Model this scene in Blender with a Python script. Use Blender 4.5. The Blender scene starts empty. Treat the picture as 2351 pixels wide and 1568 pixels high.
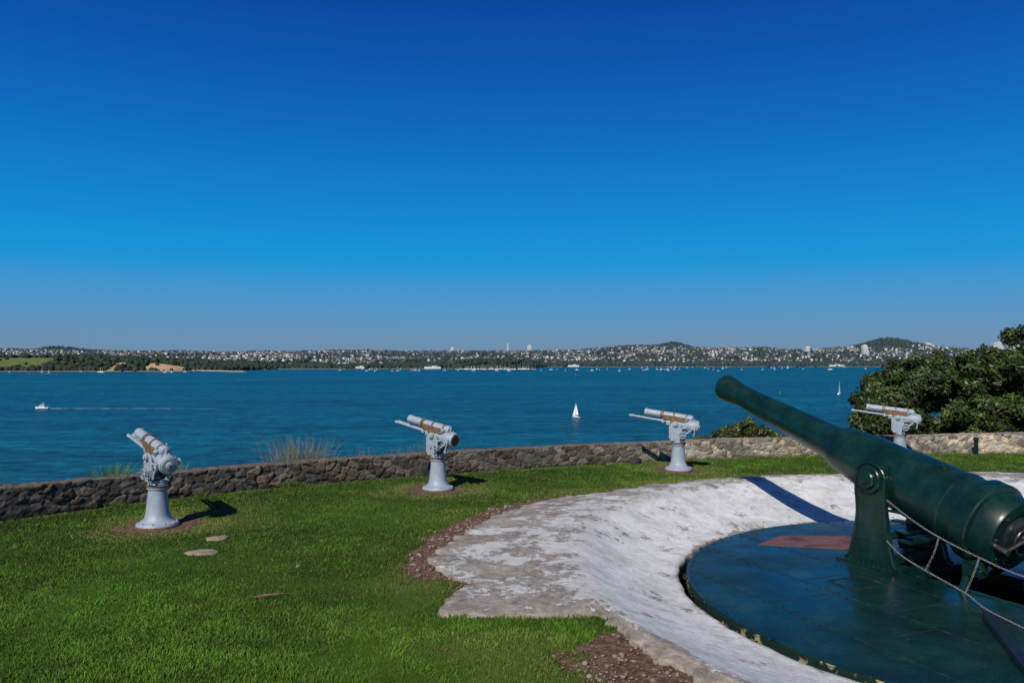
import bpy, bmesh, math, numpy as np
from mathutils import Vector, Matrix
rng=np.random.default_rng(7)
scene=bpy.context.scene
# ------------------------------------------------------------------ noise
_lat=rng.random((256,256))
def vnoise(x,y,s=1.0,ox=0,oy=0):
    x=np.asarray(x,float)*s+ox+1000; y=np.asarray(y,float)*s+oy+1000
    xi=np.floor(x).astype(int); yi=np.floor(y).astype(int)
    fx=x-xi; fy=y-yi; fx=fx*fx*(3-2*fx); fy=fy*fy*(3-2*fy)
    a=_lat[xi%256,yi%256]; b=_lat[(xi+1)%256,yi%256]; c=_lat[xi%256,(yi+1)%256]; d=_lat[(xi+1)%256,(yi+1)%256]
    return (a*(1-fx)+b*fx)*(1-fy)+(c*(1-fx)+d*fx)*fy
def fbm(x,y,s=1.0,o=4,ox=0):
    r=0; a=.5; t=0
    for i in range(o):
        r=r+a*vnoise(x,y,s*2**i,ox+17.3*i,ox+5.1*i); t+=a; a*=.5
    return r/t
def sst(a,b,x):
    t=np.clip((np.asarray(x,float)-a)/(b-a),0,1); return t*t*(3-2*t)
# ------------------------------------------------------------------ materials
def new_mat(name):
    m=bpy.data.materials.new(name); m.use_nodes=True
    nt=m.node_tree; b=nt.nodes['Principled BSDF']; return m,nt,b
def N(nt,t,**k):
    n=nt.nodes.new(t)
    for a,v in k.items(): setattr(n,a,v)
    return n
def noise(nt,scale,detail=5,rough=.6,vec=None,dist=0):
    n=N(nt,'ShaderNodeTexNoise'); n.inputs['Scale'].default_value=scale; n.inputs['Detail'].default_value=detail
    n.inputs['Roughness'].default_value=rough; n.inputs['Distortion'].default_value=dist
    if vec is None:
        tc=N(nt,'ShaderNodeTexCoord'); vec=tc.outputs['Object']
    nt.links.new(vec,n.inputs['Vector']); return n
def ramp(nt,fac,stops):
    r=N(nt,'ShaderNodeValToRGB'); e=r.color_ramp.elements
    while len(e)<len(stops): e.new(.5)
    for i,(p,c) in enumerate(stops):
        e[i].position=p; e[i].color=(*c,1) if len(c)==3 else c
    nt.links.new(fac,r.inputs[0]); return r
def mixc(nt,fac,a,b,mode='MIX'):
    m=N(nt,'ShaderNodeMix',data_type='RGBA',blend_type=mode)
    if not isinstance(fac,(int,float)): nt.links.new(fac,m.inputs[0])
    else: m.inputs[0].default_value=fac
    for v,i in ((a,6),(b,7)):
        if isinstance(v,tuple): m.inputs[i].default_value=(*v,1)
        else: nt.links.new(v,m.inputs[i])
    return m.outputs[2]
def madd(nt,a,k,c):
    m=N(nt,'ShaderNodeMath',operation='MULTIPLY_ADD'); nt.links.new(a,m.inputs[0]); m.inputs[1].default_value=k
    if isinstance(c,(int,float)): m.inputs[2].default_value=c
    else: nt.links.new(c,m.inputs[2])
    return m.outputs[0]
def bump(nt,b,h,strength=.3,dist=.02):
    n=N(nt,'ShaderNodeBump'); n.inputs['Strength'].default_value=strength; n.inputs['Distance'].default_value=dist
    nt.links.new(h,n.inputs['Height']); nt.links.new(n.outputs[0],b.inputs['Normal']); return n
def pmat(name,c1,c2=None,scale=5,rough=.6,bmp=.0,bscale=None,metal=0,lo=.35,hi=.65,spec=.5,c3=None):
    m,nt,b=new_mat(name)
    if c2 is None: c2=tuple(x*.75 for x in c1)
    n=noise(nt,scale)
    st=[(lo,c1),(hi,c2)]
    if c3: st=[(lo,c1),((lo+hi)/2,c2),(hi,c3)]
    r=ramp(nt,n.outputs[0],st); nt.links.new(r.outputs[0],b.inputs['Base Color'])
    b.inputs['Roughness'].default_value=rough; b.inputs['Metallic'].default_value=metal
    b.inputs['Specular IOR Level'].default_value=spec
    if bmp:
        n2=noise(nt,bscale or scale*4); bump(nt,b,n2.outputs[0],bmp)
    return m
def attr_mat(name,rough=.9,nscale=8,amt=.35,bmp=.0,bscale=30,spec=.3,trans=0):
    m,nt,b=new_mat(name)
    a=N(nt,'ShaderNodeAttribute'); a.attribute_name='col'
    n=noise(nt,nscale)
    r=ramp(nt,n.outputs[0],[(.25,(1-amt,)*3),(.75,(1+amt,)*3)])
    c=mixc(nt,1.0,a.outputs['Color'],r.outputs[0],'MULTIPLY')
    nt.links.new(c,b.inputs['Base Color']); b.inputs['Roughness'].default_value=rough
    b.inputs['Specular IOR Level'].default_value=spec
    if bmp: n2=noise(nt,bscale); bump(nt,b,n2.outputs[0],bmp)
    if trans:
        t=N(nt,'ShaderNodeBsdfTranslucent'); nt.links.new(c,t.inputs[0]); mx=N(nt,'ShaderNodeMixShader'); mx.inputs[0].default_value=trans
        nt.links.new(b.outputs[0],mx.inputs[1]); nt.links.new(t.outputs[0],mx.inputs[2]); nt.links.new(mx.outputs[0],nt.nodes['Material Output'].inputs[0])
    return m
# ------------------------------------------------------------------ mesh helpers
def link(o,parent=None):
    scene.collection.objects.link(o)
    if parent: o.parent=parent
    return o
def empty(name,loc=(0,0,0),rz=0):
    o=bpy.data.objects.new(name,None); o.location=loc; o.rotation_euler=(0,0,rz); o.empty_display_size=.3
    return link(o)
def np_mesh(name,V,F,mat,col=None,smooth=False,parent=None):
    V=np.asarray(V,np.float32); F=np.asarray(F,np.int32); k=F.shape[1]
    me=bpy.data.meshes.new(name); me.vertices.add(len(V)); me.vertices.foreach_set('co',V.ravel())
    me.loops.add(F.size); me.loops.foreach_set('vertex_index',F.ravel())
    me.polygons.add(len(F)); me.polygons.foreach_set('loop_start',np.arange(0,F.size,k,dtype=np.int32))
    me.polygons.foreach_set('loop_total',np.full(len(F),k,dtype=np.int32))
    if smooth: me.polygons.foreach_set('use_smooth',np.ones(len(F),bool))
    me.update(calc_edges=True); me.validate()
    if col is not None:
        a=me.color_attributes.new('col','FLOAT_COLOR','POINT')
        c=np.ones((len(V),4),np.float32); c[:,:3]=col; a.data.foreach_set('color',c.ravel())
    me.materials.append(mat)
    return link(bpy.data.objects.new(name,me),parent)
class MB:
    def __init__(s): s.v=[]; s.f=[]; s.M=Matrix.Identity(4)
    def add(s,vs,fs):
        o=len(s.v); s.v+= [tuple(s.M@Vector(p)) for p in vs]; s.f+=[tuple(i+o for i in f) for f in fs]
    def lathe(s,prof,o=(0,0,0),d=(0,0,1),n=32,cap=True):
        o=Vector(o); d=Vector(d).normalized(); a=d.orthogonal().normalized(); b=d.cross(a)
        vs=[];fs=[]
        for (t,r) in prof:
            for i in range(n):
                an=2*math.pi*i/n; vs.append(o+d*t+(a*math.cos(an)+b*math.sin(an))*r)
        for j in range(len(prof)-1):
            for i in range(n):
                i2=(i+1)%n; fs.append((j*n+i,j*n+i2,(j+1)*n+i2,(j+1)*n+i))
        if cap:
            fs.append(tuple(range(n-1,-1,-1))); fs.append(tuple((len(prof)-1)*n+i for i in range(n)))
        s.add(vs,fs)
    def tube(s,p0,p1,r0,r1=None,n=12):
        p0=Vector(p0);p1=Vector(p1); s.lathe([(0,r0),((p1-p0).length,r0 if r1 is None else r1)],p0,p1-p0,n)
    def box(s,c,sz,R=None):
        R=R or Matrix.Identity(3); c=Vector(c)
        vs=[c+R@Vector((x*sz[0]/2,y*sz[1]/2,z*sz[2]/2)) for x in(-1,1) for y in(-1,1) for z in(-1,1)]
        s.add(vs,[(0,1,3,2),(4,6,7,5),(0,4,5,1),(2,3,7,6),(0,2,6,4),(1,5,7,3)])
    def prism(s,pts,f0,f1):
        n=len(pts); vs=[f0(p) for p in pts]+[f1(p) for p in pts]
        fs=[tuple(range(n-1,-1,-1)),tuple(range(n,2*n))]+[(i,(i+1)%n,n+(i+1)%n,n+i) for i in range(n)]
        s.add(vs,fs)
    def torus(s,c,axis,R,r,n=24,m=8,sx=1.0,along=None):
        c=Vector(c); d=Vector(axis).normalized(); a=Vector(along).normalized() if along else d.orthogonal().normalized(); b=d.cross(a)
        vs=[];fs=[]
        for i in range(n):
            t=2*math.pi*i/n; q=a*math.cos(t)*sx+b*math.sin(t); q0=(a*math.cos(t)+b*math.sin(t))
            for j in range(m):
                p=2*math.pi*j/m; vs.append(c+q*R+q0*r*math.cos(p)+d*r*math.sin(p))
        for i in range(n):
            for j in range(m):
                fs.append((i*m+j,((i+1)%n)*m+j,((i+1)%n)*m+(j+1)%m,i*m+(j+1)%m))
        s.add(vs,fs)
    def obj(s,name,mat,parent=None,smooth=True,bevel=0):
        me=bpy.data.meshes.new(name); me.from_pydata(s.v,[],s.f); me.update()
        bm=bmesh.new(); bm.from_mesh(me); bmesh.ops.recalc_face_normals(bm,faces=bm.faces)
        if smooth:
            for f in bm.faces: f.smooth=True
            for e in bm.edges:
                if len(e.link_faces)==2 and e.calc_face_angle()>.6: e.smooth=False
        bm.to_mesh(me); bm.free()
        me.materials.append(mat)
        o=link(bpy.data.objects.new(name,me),parent)
        if bevel:
            md=o.modifiers.new('bev','BEVEL'); md.width=bevel; md.segments=2; md.limit_method='ANGLE'; md.angle_limit=.6
        return o
def catmull(P,n=12):
    P=np.array(P,float); Q=np.vstack([2*P[0]-P[1],P,2*P[-1]-P[-2]]); out=[]
    for i in range(1,len(Q)-2):
        for t in np.linspace(0,1,n,endpoint=False):
            a,b,c,d=Q[i-1],Q[i],Q[i+1],Q[i+2]
            out.append(.5*((2*b)+(-a+c)*t+(2*a-5*b+4*c-d)*t*t+(-a+3*b-3*c+d)*t**3))
    out.append(P[-1]); return np.array(out)
# ------------------------------------------------------------------ camera
SEA=-37.5
cam=bpy.data.cameras.new('camera'); co=bpy.data.objects.new('camera',cam); link(co)
co.location=(0,0,2.5); co.rotation_euler=(math.radians(90),0,0)
cam.sensor_width=36; cam.lens=28.25; cam.shift_y=.0162; cam.clip_start=.1; cam.clip_end=60000
scene.camera=co
# ------------------------------------------------------------------ world + sun
EL=math.radians(40); AZ=Vector((-.42,-.907)).normalized()
w=bpy.data.worlds.new('World'); scene.world=w; w.use_nodes=True; nt=w.node_tree
bg=nt.nodes['Background']; sky=N(nt,'ShaderNodeTexSky'); sky.sky_type='NISHITA'; sky.sun_disc=False
sky.sun_elevation=EL; sky.sun_rotation=math.atan2(AZ.x,AZ.y)%(2*math.pi); sky.altitude=50; sky.dust_density=.5; sky.ozone_density=3
tc=N(nt,'ShaderNodeTexCoord'); sx=N(nt,'ShaderNodeSeparateXYZ'); nt.links.new(tc.outputs['Generated'],sx.inputs[0])
stops=[(0,(.15,.26,.39)),(.023,(.135,.27,.44)),(.055,(.082,.285,.55)),(.088,(.038,.29,.62)),(.112,(.004,.29,.67)),(.135,(0,.275,.66)),(.198,(0,.205,.60)),
       (.272,(0,.135,.51)),(.342,(0,.090,.41)),(.407,(0,.058,.335)),(1,(.030,.065,.15))]
r=ramp(nt,sx.outputs[2],stops)
sc=N(nt,'ShaderNodeVectorMath',operation='SCALE'); sc.inputs['Scale'].default_value=10
nt.links.new(r.outputs[0],sc.inputs[0])
mc=mixc(nt,.97,sky.outputs[0],sc.outputs[0]); nt.links.new(mc,bg.inputs[0]); bg.inputs[1].default_value=.1
sl=bpy.data.lights.new('sun','SUN'); sl.energy=4.7; sl.angle=math.radians(.5); sl.color=(1,.95,.87)
so=bpy.data.objects.new('sun',sl); link(so); so.location=(-20,-60,60)
d=Vector((-AZ.x*math.cos(EL),-AZ.y*math.cos(EL),-math.sin(EL))); so.rotation_euler=d.to_track_quat('-Z','Y').to_euler()
scene.view_settings.view_transform='Standard'; scene.view_settings.look='None'; scene.view_settings.exposure=0
# ------------------------------------------------------------------ layout data (metres)
WALL=[(-14.5,-8),(-14,-2),(-12.4,4),(-10.2,9),(-7.83,12.3),(-6.09,14.2),(-4.08,15.85),(-.72,17.67),(3.43,19.46),(7.53,20.59),(10.56,21.06),(13.42,21.06),(18,20.6),(24,18.6),(30,14)]
wall=catmull(WALL,10)
C=np.array([6.43,9.79]); RD=4.2; RI=4.31; ZD=-.32
ridge_w=[(10.65,15.9),(8.6,16.5),(6.52,16.5),(4.59,16.0),(2.48,14.06),(1.37,12.37),(.84,10.30),(.83,8.74),(.96,7.84),(1.23,7.01),(1.76,6.0),(2.9,4.7),(5,3.6),(8,3.7),(11,5.2),(12.6,8),(12.9,11),(12.2,14)]
outer_w=[(11.6,17.2),(9.71,17.47),(6.8,17.2),(4.63,16.65),(1.83,14.98),(.18,13.45),(-.70,11.3),(-.99,9.86),(-.75,9.2),(-.48,8.99),(-.5,8.75),(-.74,7.98),(-.69,7.76),(.27,7.74),(.84,7.80),(.95,7.45),(1.15,6.95),(1.66,5.95),(2.8,4.6),(5,3.4),(8,3.5),(11.3,5),(13,7.9),(13.6,11),(13.2,14.5)]
def polar(P):
    P=np.array(P)-C; a=np.degrees(np.arctan2(P[:,1],P[:,0]))%360; r=np.hypot(P[:,0],P[:,1]); i=np.argsort(a); return a[i],r[i]
ra,rr=polar(ridge_w); oa,orr=polar(outer_w)
def Rr(a):
    g=np.linspace(0,360,721); v=np.interp(g,ra,rr,period=360)
    k=np.ones(15)/15; v=np.convolve(np.r_[v[-8:-1],v,v[1:8]],k,'valid'); return np.interp(a%360,g,v)
def Ro(a): return np.interp(a%360,oa,orr,period=360)
GUNS=[((-5.31,12.04),(-.71,.71),12),((-1.417,15.375),(-.8,.6),10),((3.73,18.02),(-.93,.36),8),((9.65,20.0),(-.9,.43),7)]
# ------------------------------------------------------------------ ground sheet
poly=np.vstack([wall,[(32,-40),(-15,-40)]])
def outside(x,y):
    inside=np.zeros(x.shape,bool); dm=np.full(x.shape,1e9); n=len(poly)
    for i in range(n):
        a=poly[i]; b=poly[(i+1)%n]
        if a[1]!=b[1]:
            c=((a[1]>y)!=(b[1]>y))&(x<(b[0]-a[0])*(y-a[1])/(b[1]-a[1])+a[0]); inside^=c
        ab=b-a; t=np.clip(((x-a[0])*ab[0]+(y-a[1])*ab[1])/(ab@ab),0,1)
        dm=np.minimum(dm,np.hypot(x-a[0]-t*ab[0],y-a[1]-t*ab[1]))
    return np.where(inside,-dm,dm)
def gz(x,y):
    s=outside(x,y); return -np.clip(s-.35,0,60)*.72-np.clip(s-.2,0,60)*.02+np.where(s>1,(fbm(x,y,.3)-.5)*.8,0)*1.0
def masks(x,y):
    dx=x-C[0]; dy=y-C[1]; a=np.degrees(np.arctan2(dy,dx))%360; q=np.hypot(dx,dy)-Ro(a)
    n=fbm(x,y,1.6,4)-.5; n2=fbm(x,y,5,3,9)-.5
    dirt=np.zeros(x.shape); dry=np.zeros(x.shape)
    wband=.5*sst(132,150,a)*(1-sst(180,193,a))
    dirt=np.maximum(dirt,1-sst(-.12,.08,q-wband-n*.45-n2*.3+ (wband<.02)*.5))
    wn=1.0*sst(201,207,a)*(1-sst(300,320,a))
    dirt=np.maximum(dirt,1-sst(-.12,.1,q-wn*.8-n*.9-n2*.5+(wn<.02)*.5))
    dirt=np.where(q>2.2,0,dirt)
    dry=np.maximum(dry,(1-sst(0,1.1,q-n*1.8))*sst(80,100,a)*(1-sst(185,195,a))*.9)
    for (g,dr,e) in GUNS:
        ds=np.hypot((x-g[0]),(y-g[1])*.92)
        dirt=np.maximum(dirt,1-sst(-.05,.06,ds-.60-n*.4-n2*.2))
        dry=np.maximum(dry,1-sst(.65,1.3,ds+n*1.1))
    s_=np.interp(x,wall[:,0],wall[:,1])-y
    dry=np.maximum(dry,(1-sst(.1,.5,s_+n*.6))*.6)
    dry=np.maximum(dry,sst(.58,.72,fbm(x,y,.45,4,61))*.5)
    return dirt,dry,q
xs=np.concatenate([np.linspace(-120,-16,40),np.arange(-15.9,20,.08),np.linspace(20.2,130,40)])
ys=np.concatenate([np.linspace(-70,1.5,30),np.arange(1.6,22.4,.08),np.linspace(22.6,110,60)])
X,Y=np.meshgrid(xs,ys); x=X.ravel(); y=Y.ravel()
z=gz(x,y)+ (fbm(x,y,.9,3)-.5)*.03
dirt,dry,q=masks(x,y)
z=z-dirt*.015+dirt*(fbm(x,y,6,3)-.5)*.03
nx=len(xs); ny=len(ys)
I=np.arange(nx*ny).reshape(ny,nx)
F=np.stack([I[:-1,:-1],I[:-1,1:],I[1:,1:],I[1:,:-1]],-1).reshape(-1,4)
qc=q[F].mean(1); F=F[qc>-.14]
col=np.stack([dirt,dry,np.clip((fbm(x,y,.5,4,3)-.5)*2.2+.5,0,1)],-1)
m,nt,b=new_mat('lawn_ground')
a=N(nt,'ShaderNodeAttribute'); a.attribute_name='col'; sp=N(nt,'ShaderNodeSeparateColor'); nt.links.new(a.outputs['Color'],sp.inputs[0])
n1=noise(nt,14,8,.7); n3=noise(nt,60,4,.7)
g=ramp(nt,n1.outputs[0],[(.3,(.020,.062,.005)),(.5,(.043,.110,.008)),(.7,(.085,.148,.015))])
g2=mixc(nt,sp.outputs[2],g.outputs[0],(.060,.110,.010))
dr=ramp(nt,n3.outputs[0],[(.3,(.13,.13,.03)),(.7,(.28,.24,.08))])
dm=N(nt,'ShaderNodeMath',operation='MULTIPLY'); nt.links.new(sp.outputs[1],dm.inputs[0]); nt.links.new(n1.outputs[0],dm.inputs[1])
g3=mixc(nt,dm.outputs[0],g2,dr.outputs[0])
so_=ramp(nt,n1.outputs[0],[(.3,(.05,.027,.016)),(.5,(.14,.080,.05)),(.68,(.28,.19,.14))])
g4=mixc(nt,sp.outputs[0],g3,so_.outputs[0])
nt.links.new(g4,b.inputs['Base Color']); b.inputs['Roughness'].default_value=.95; b.inputs['Specular IOR Level'].default_value=.1
bump(nt,b,n3.outputs[0],.8,.03)
np_mesh('ground',np.stack([x,y,z],-1),F,m,col,True)
# ------------------------------------------------------------------ grass blades
bx=[];by=[]
for y0 in np.arange(5.2,21.5,.5):
    wd=.69*y0+1.0; dens=6000*(7/max(y0,7))**1.4; k=int(dens*2*wd*.5)
    bx.append(rng.uniform(-wd-.3,wd+.8,k)); by.append(rng.uniform(y0,y0+.5,k))
bx=np.concatenate(bx);by=np.concatenate(by)
wy=np.interp(bx,wall[:,0],wall[:,1]); keep=(by<wy-.10)
bx=bx[keep];by=by[keep]
dirt,dry,q=masks(bx,by)
keep=(q>-.05+.04*rng.random(len(bx)))&(rng.random(len(bx))>dirt*1.03)&(rng.random(len(bx))>dry*.5)
bx=bx[keep];by=by[keep];dry=dry[keep]; q=q[keep]; n=len(bx)
patch=fbm(bx,by,.7,4,21); fine=fbm(bx,by,4,4,2); big=fbm(bx,by,.25,3,8)
h=rng.uniform(.014,.036,n)*(.45+1.15*fine)*(1+.6*(rng.random(n)<.03)); h*=np.where(q<.12,1.6,1)
wd=rng.uniform(.0035,.0065,n)*(by/8).clip(1,3)
an=rng.uniform(0,np.pi,n); lean=rng.normal(0,.6,(n,2))*h[:,None]
V=np.zeros((n,3,3)); cx=np.cos(an)*wd; cy=np.sin(an)*wd
V[:,0]=np.stack([bx-cx,by-cy,np.full(n,-.006)],-1); V[:,1]=np.stack([bx+cx,by+cy,np.full(n,-.006)],-1)
V[:,2]=np.stack([bx+lean[:,0],by+lean[:,1],h],-1)
t=rng.random(n)[:,None]; p=np.clip((patch-.35)*2.8,0,1)[:,None]
c=(1-t)*np.array([.032,.100,.005])+t*np.array([.112,.215,.013]); c=c*(.60+.58*p)*(.72+.56*big[:,None])
c=c*np.clip(.30+1.4*fine[:,None],.4,1.4)
ydr=(rng.random(n)<.035+dry*.44)[:,None]; c=np.where(ydr,np.array([.28,.26,.08])*(.5+.6*t),c)
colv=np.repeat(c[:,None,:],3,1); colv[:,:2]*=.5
gm=attr_mat('grass_blade',.7,3,.15)
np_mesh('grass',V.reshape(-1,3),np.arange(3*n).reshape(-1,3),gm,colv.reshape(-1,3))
# ------------------------------------------------------------------ stone wall
def resample(P,step):
    s=np.r_[0,np.cumsum(np.hypot(*np.diff(P,axis=0).T))]; k=int(s[-1]/step); u=np.linspace(0,s[-1],k)
    return np.stack([np.interp(u,s,P[:,0]),np.interp(u,s,P[:,1])],-1),u
W,u=resample(wall,.02)
T=np.gradient(W,axis=0); T/=np.hypot(T[:,0],T[:,1])[:,None]; Nn=np.stack([T[:,1],-T[:,0]],-1)
H=.455+(fbm(u,u*0,.8,3)-.5)*.05+ .08*sst(10,14,W[:,0]) + .04*(1-sst(-8,-5,W[:,0])); TH=.34
pl=np.concatenate([np.arange(-.06,.0,.03),np.linspace(0,1,30),1+np.linspace(0,1,16)[1:],2+np.linspace(0,1,10)[1:]])
PP,UU=np.meshgrid(pl,np.arange(len(u)))
Hm=H[UU]
f=np.clip(PP,None,1); tp=np.clip(PP-1,0,1); bk=np.clip(PP-2,0,1)
off=TH*tp; zz=np.where(PP<=1,f*Hm,Hm*(1-bk)-bk*.5)
leng=np.where(PP<=1,f*Hm,Hm+TH*tp+bk*.7)
su=u[UU]
def voro(a,b):
    ai=np.floor(a).astype(int); bi=np.floor(b).astype(int); f1=np.full(a.shape,9.);f2=np.full(a.shape,9.);idx=np.zeros(a.shape,int)
    for i in(-1,0,1):
        for j in(-1,0,1):
            ci=(ai+i)%251; cj=(bi+j)%241; px=ai+i+.02+.96*_lat[ci,cj]; py=bi+j+.02+.96*_lat[(ci+91)%256,(cj+37)%256]
            d=np.hypot(a-px,b-py); nw=d<f1; f2=np.where(nw,f1,np.minimum(f2,d)); idx=np.where(nw,ci*257+cj,idx); f1=np.where(nw,d,f1)
    return f1,f2,idx
wa=su/.20+(fbm(su,leng,7,3)-.5)*.9; wb=leng/.125+(fbm(su,leng,7,3,50)-.5)*.9
f1,f2,idx=voro(wa,wb); e=f2-f1
hr=_lat[(idx*7)%256,(idx*13)%256]; hr2=_lat[(idx*5+3)%256,(idx*11+9)%256]
disp=sst(.0,.16,e)*(.008+.032*hr)-.015+(fbm(su,leng,14,4)-.5)*.035
nrm_in=np.where(PP<=1,1,np.where(PP<2,0,-1)).astype(float)
base=np.stack([W[UU][...,0]-Nn[UU][...,0]*off,W[UU][...,1]-Nn[UU][...,1]*off,zz],-1)
base[...,0]+=Nn[UU][...,0]*nrm_in*disp; base[...,1]+=Nn[UU][...,1]*nrm_in*disp; base[...,2]+=np.where((PP>=1)&(PP<=2),disp*.6,0)
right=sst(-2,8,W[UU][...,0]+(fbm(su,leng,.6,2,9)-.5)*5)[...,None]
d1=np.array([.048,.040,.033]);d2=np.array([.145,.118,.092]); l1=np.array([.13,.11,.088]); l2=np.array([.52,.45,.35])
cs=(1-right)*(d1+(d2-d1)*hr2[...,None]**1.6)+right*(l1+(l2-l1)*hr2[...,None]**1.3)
cs=cs*(1+.25*(hr[...,None]-.5)*np.array([1,0,-1]))
mort=(1-right)*np.array([.10,.085,.07])+right*np.array([.32,.28,.23])
cs=mort+(cs-mort)*sst(.03,.11,e)[...,None]
cs=cs*(.45+1.1*fbm(su,leng,9,4,31))[...,None]
li=sst(.60,.68,fbm(su,leng,3.5,4,77))[...,None]; cs=cs*(1-li*.5)+np.array([.24,.23,.19])*li*.3
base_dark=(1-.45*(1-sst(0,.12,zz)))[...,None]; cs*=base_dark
topm=((PP>.94)&(PP<2))[...,None]; cs=np.where(topm,cs*.45+np.array([.085,.072,.06])*(.4+1.0*fbm(su,leng,12,3)[...,None]),cs)
nu,npf=base.shape[:2]; I=np.arange(nu*npf).reshape(nu,npf)
F=np.stack([I[:-1,:-1],I[1:,:-1],I[1:,1:],I[:-1,1:]],-1).reshape(-1,4)
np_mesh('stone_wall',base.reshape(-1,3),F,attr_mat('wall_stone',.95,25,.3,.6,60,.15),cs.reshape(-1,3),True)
# ------------------------------------------------------------------ concrete apron
A=np.arange(0,360,.4); na=len(A); ar=np.radians(A)
ri=RI+(fbm(A,A*0,.35,4,70)-.5)*.05; rd=Rr(A); ro=Ro(A)+(fbm(A,A*0,.9,4)-.5)*.22; ro=np.maximum(ro,rd+.04)
LIP=ZD-.035
rows=[];wear_shade=[]
rows.append((ri,np.full(na,-1.9)));wear_shade.append(1.6)
rows.append((ri,np.full(na,LIP-.08)));wear_shade.append(1.5)
rows.append((ri,np.full(na,LIP-.01)));wear_shade.append(.9)
rows.append((ri+.015,np.full(na,LIP)));wear_shade.append(.6)
for t in np.linspace(.04,1,30):
    hgt=t**1.6 if t<.88 else .88**1.6+(t-.88)*1.7*(1-(t-.88)*3.6)
    rows.append((ri+(rd-ri)*t,np.full(na,LIP+.005+(.085-LIP)*hgt))); wear_shade.append(max(0,.4-t*6) if t<.85 else (t-.85)*2.5)
for t in np.linspace(.08,1,14):
    rows.append((rd+(ro-rd)*t,.028+.062*(1-t)*np.clip((ro-rd)/.6,.3,1))); wear_shade.append(.40+.50*t)
rows.append((ro+.015,np.full(na,-.0)));wear_shade.append(1.0); rows.append((ro+.02,np.full(na,-.2)));wear_shade.append(1.0)
V=[];cc=[]
for (rq,zq),wq in zip(rows,wear_shade):
    xx=C[0]+rq*np.cos(ar); yy=C[1]+rq*np.sin(ar); zj=zq+np.where(zq>-.35,(fbm(xx,yy,2.2,5)-.5)*.035,0)
    V.append(np.stack([xx,yy,zj],-1)); nearbare=sst(188,196,A)*(1-sst(204,215,A)); lip=sst(203,212,A)*(1-sst(320,340,A))*(1-np.clip(abs(rq-rd)/.25,0,1))
    cc.append(np.stack([np.clip(wq+nearbare*wq*.35*(wq<1.2)+lip*.8,0,1.6),np.full(na,min(wq,1)),nearbare*(wq>.3)],-1))
V=np.concatenate(V); cc=np.concatenate(cc); k=len(rows); I=np.arange(k*na).reshape(k,na); J=np.roll(I,-1,1)
F=np.stack([I[:-1],J[:-1],J[1:],I[1:]],-1).reshape(-1,4)
m,nt,b=new_mat('worn_white_concrete')
a=N(nt,'ShaderNodeAttribute'); a.attribute_name='col'; sp=N(nt,'ShaderNodeSeparateColor'); nt.links.new(a.outputs['Color'],sp.inputs[0])
n1=noise(nt,1.7,14,.80,dist=.1); n2=noise(nt,9,8,.7); n3=noise(nt,38,6,.75); n4=noise(nt,1.3,12,.75); n5=noise(nt,12,8,.8,dist=.2); n6=noise(nt,3.5,10,.8)
pk=madd(nt,sp.outputs[0],.150,n1.outputs[0]); pk=madd(nt,n5.outputs[0],.30,pk)
peel=ramp(nt,pk,[(.735,(0,0,0)),(.770,(1,1,1))])
conc=ramp(nt,n2.outputs[0],[(.3,(.15,.13,.11)),(.45,(.27,.23,.19)),(.6,(.37,.33,.29)),(.72,(.48,.45,.41))])
big=ramp(nt,n4.outputs[0],[(.35,(.66,.64,.62)),(.6,(1.1,1.08,1.05))]); conc2=mixc(nt,1.0,conc.outputs[0],big.outputs[0],'MULTIPLY')
wht=ramp(nt,n2.outputs[0],[(.28,(.56,.55,.53)),(.45,(.69,.685,.67)),(.7,(.78,.775,.76))])
st=ramp(nt,n6.outputs[0],[(.36,(.64,.63,.62)),(.46,(.88,.88,.87)),(.56,(1,1,1))]); wh2=mixc(nt,.85,wht.outputs[0],st.outputs[0],'MULTIPLY')
st2=ramp(nt,n4.outputs[0],[(.36,(.78,.78,.78)),(.54,(1,1,1))]); wh2=mixc(nt,1.0,wh2,st2.outputs[0],'MULTIPLY')
fl=ramp(nt,sp.outputs[1],[(.05,(1,1,1)),(.4,(.84,.82,.80))]); wh2=mixc(nt,1.0,wh2,fl.outputs[0],'MULTIPLY')  # weathered flat rim greyed further, painting in its shading against the slope
c0=mixc(nt,peel.outputs[0],wh2,conc2)
sp2=ramp(nt,n3.outputs[0],[(.33,(.36,.33,.29)),(.42,(1,1,1))])
c1=mixc(nt,.8,c0,sp2.outputs[0],'MULTIPLY')
sp3=ramp(nt,n5.outputs[0],[(.31,(.42,.38,.33)),(.38,(1,1,1))]); c1=mixc(nt,.75,c1,sp3.outputs[0],'MULTIPLY')
nt.links.new(c1,b.inputs['Base Color']); b.inputs['Roughness'].default_value=.85; b.inputs['Specular IOR Level'].default_value=.25
ad=madd(nt,peel.outputs[0],-.5,n3.outputs[0]); ad=madd(nt,n2.outputs[0],1.0,ad); ad=madd(nt,n6.outputs[0],.9,ad)
bump(nt,b,ad,.8,.018)
np_mesh('concrete_gun_emplacement',V,F,m,cc,True)
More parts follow.
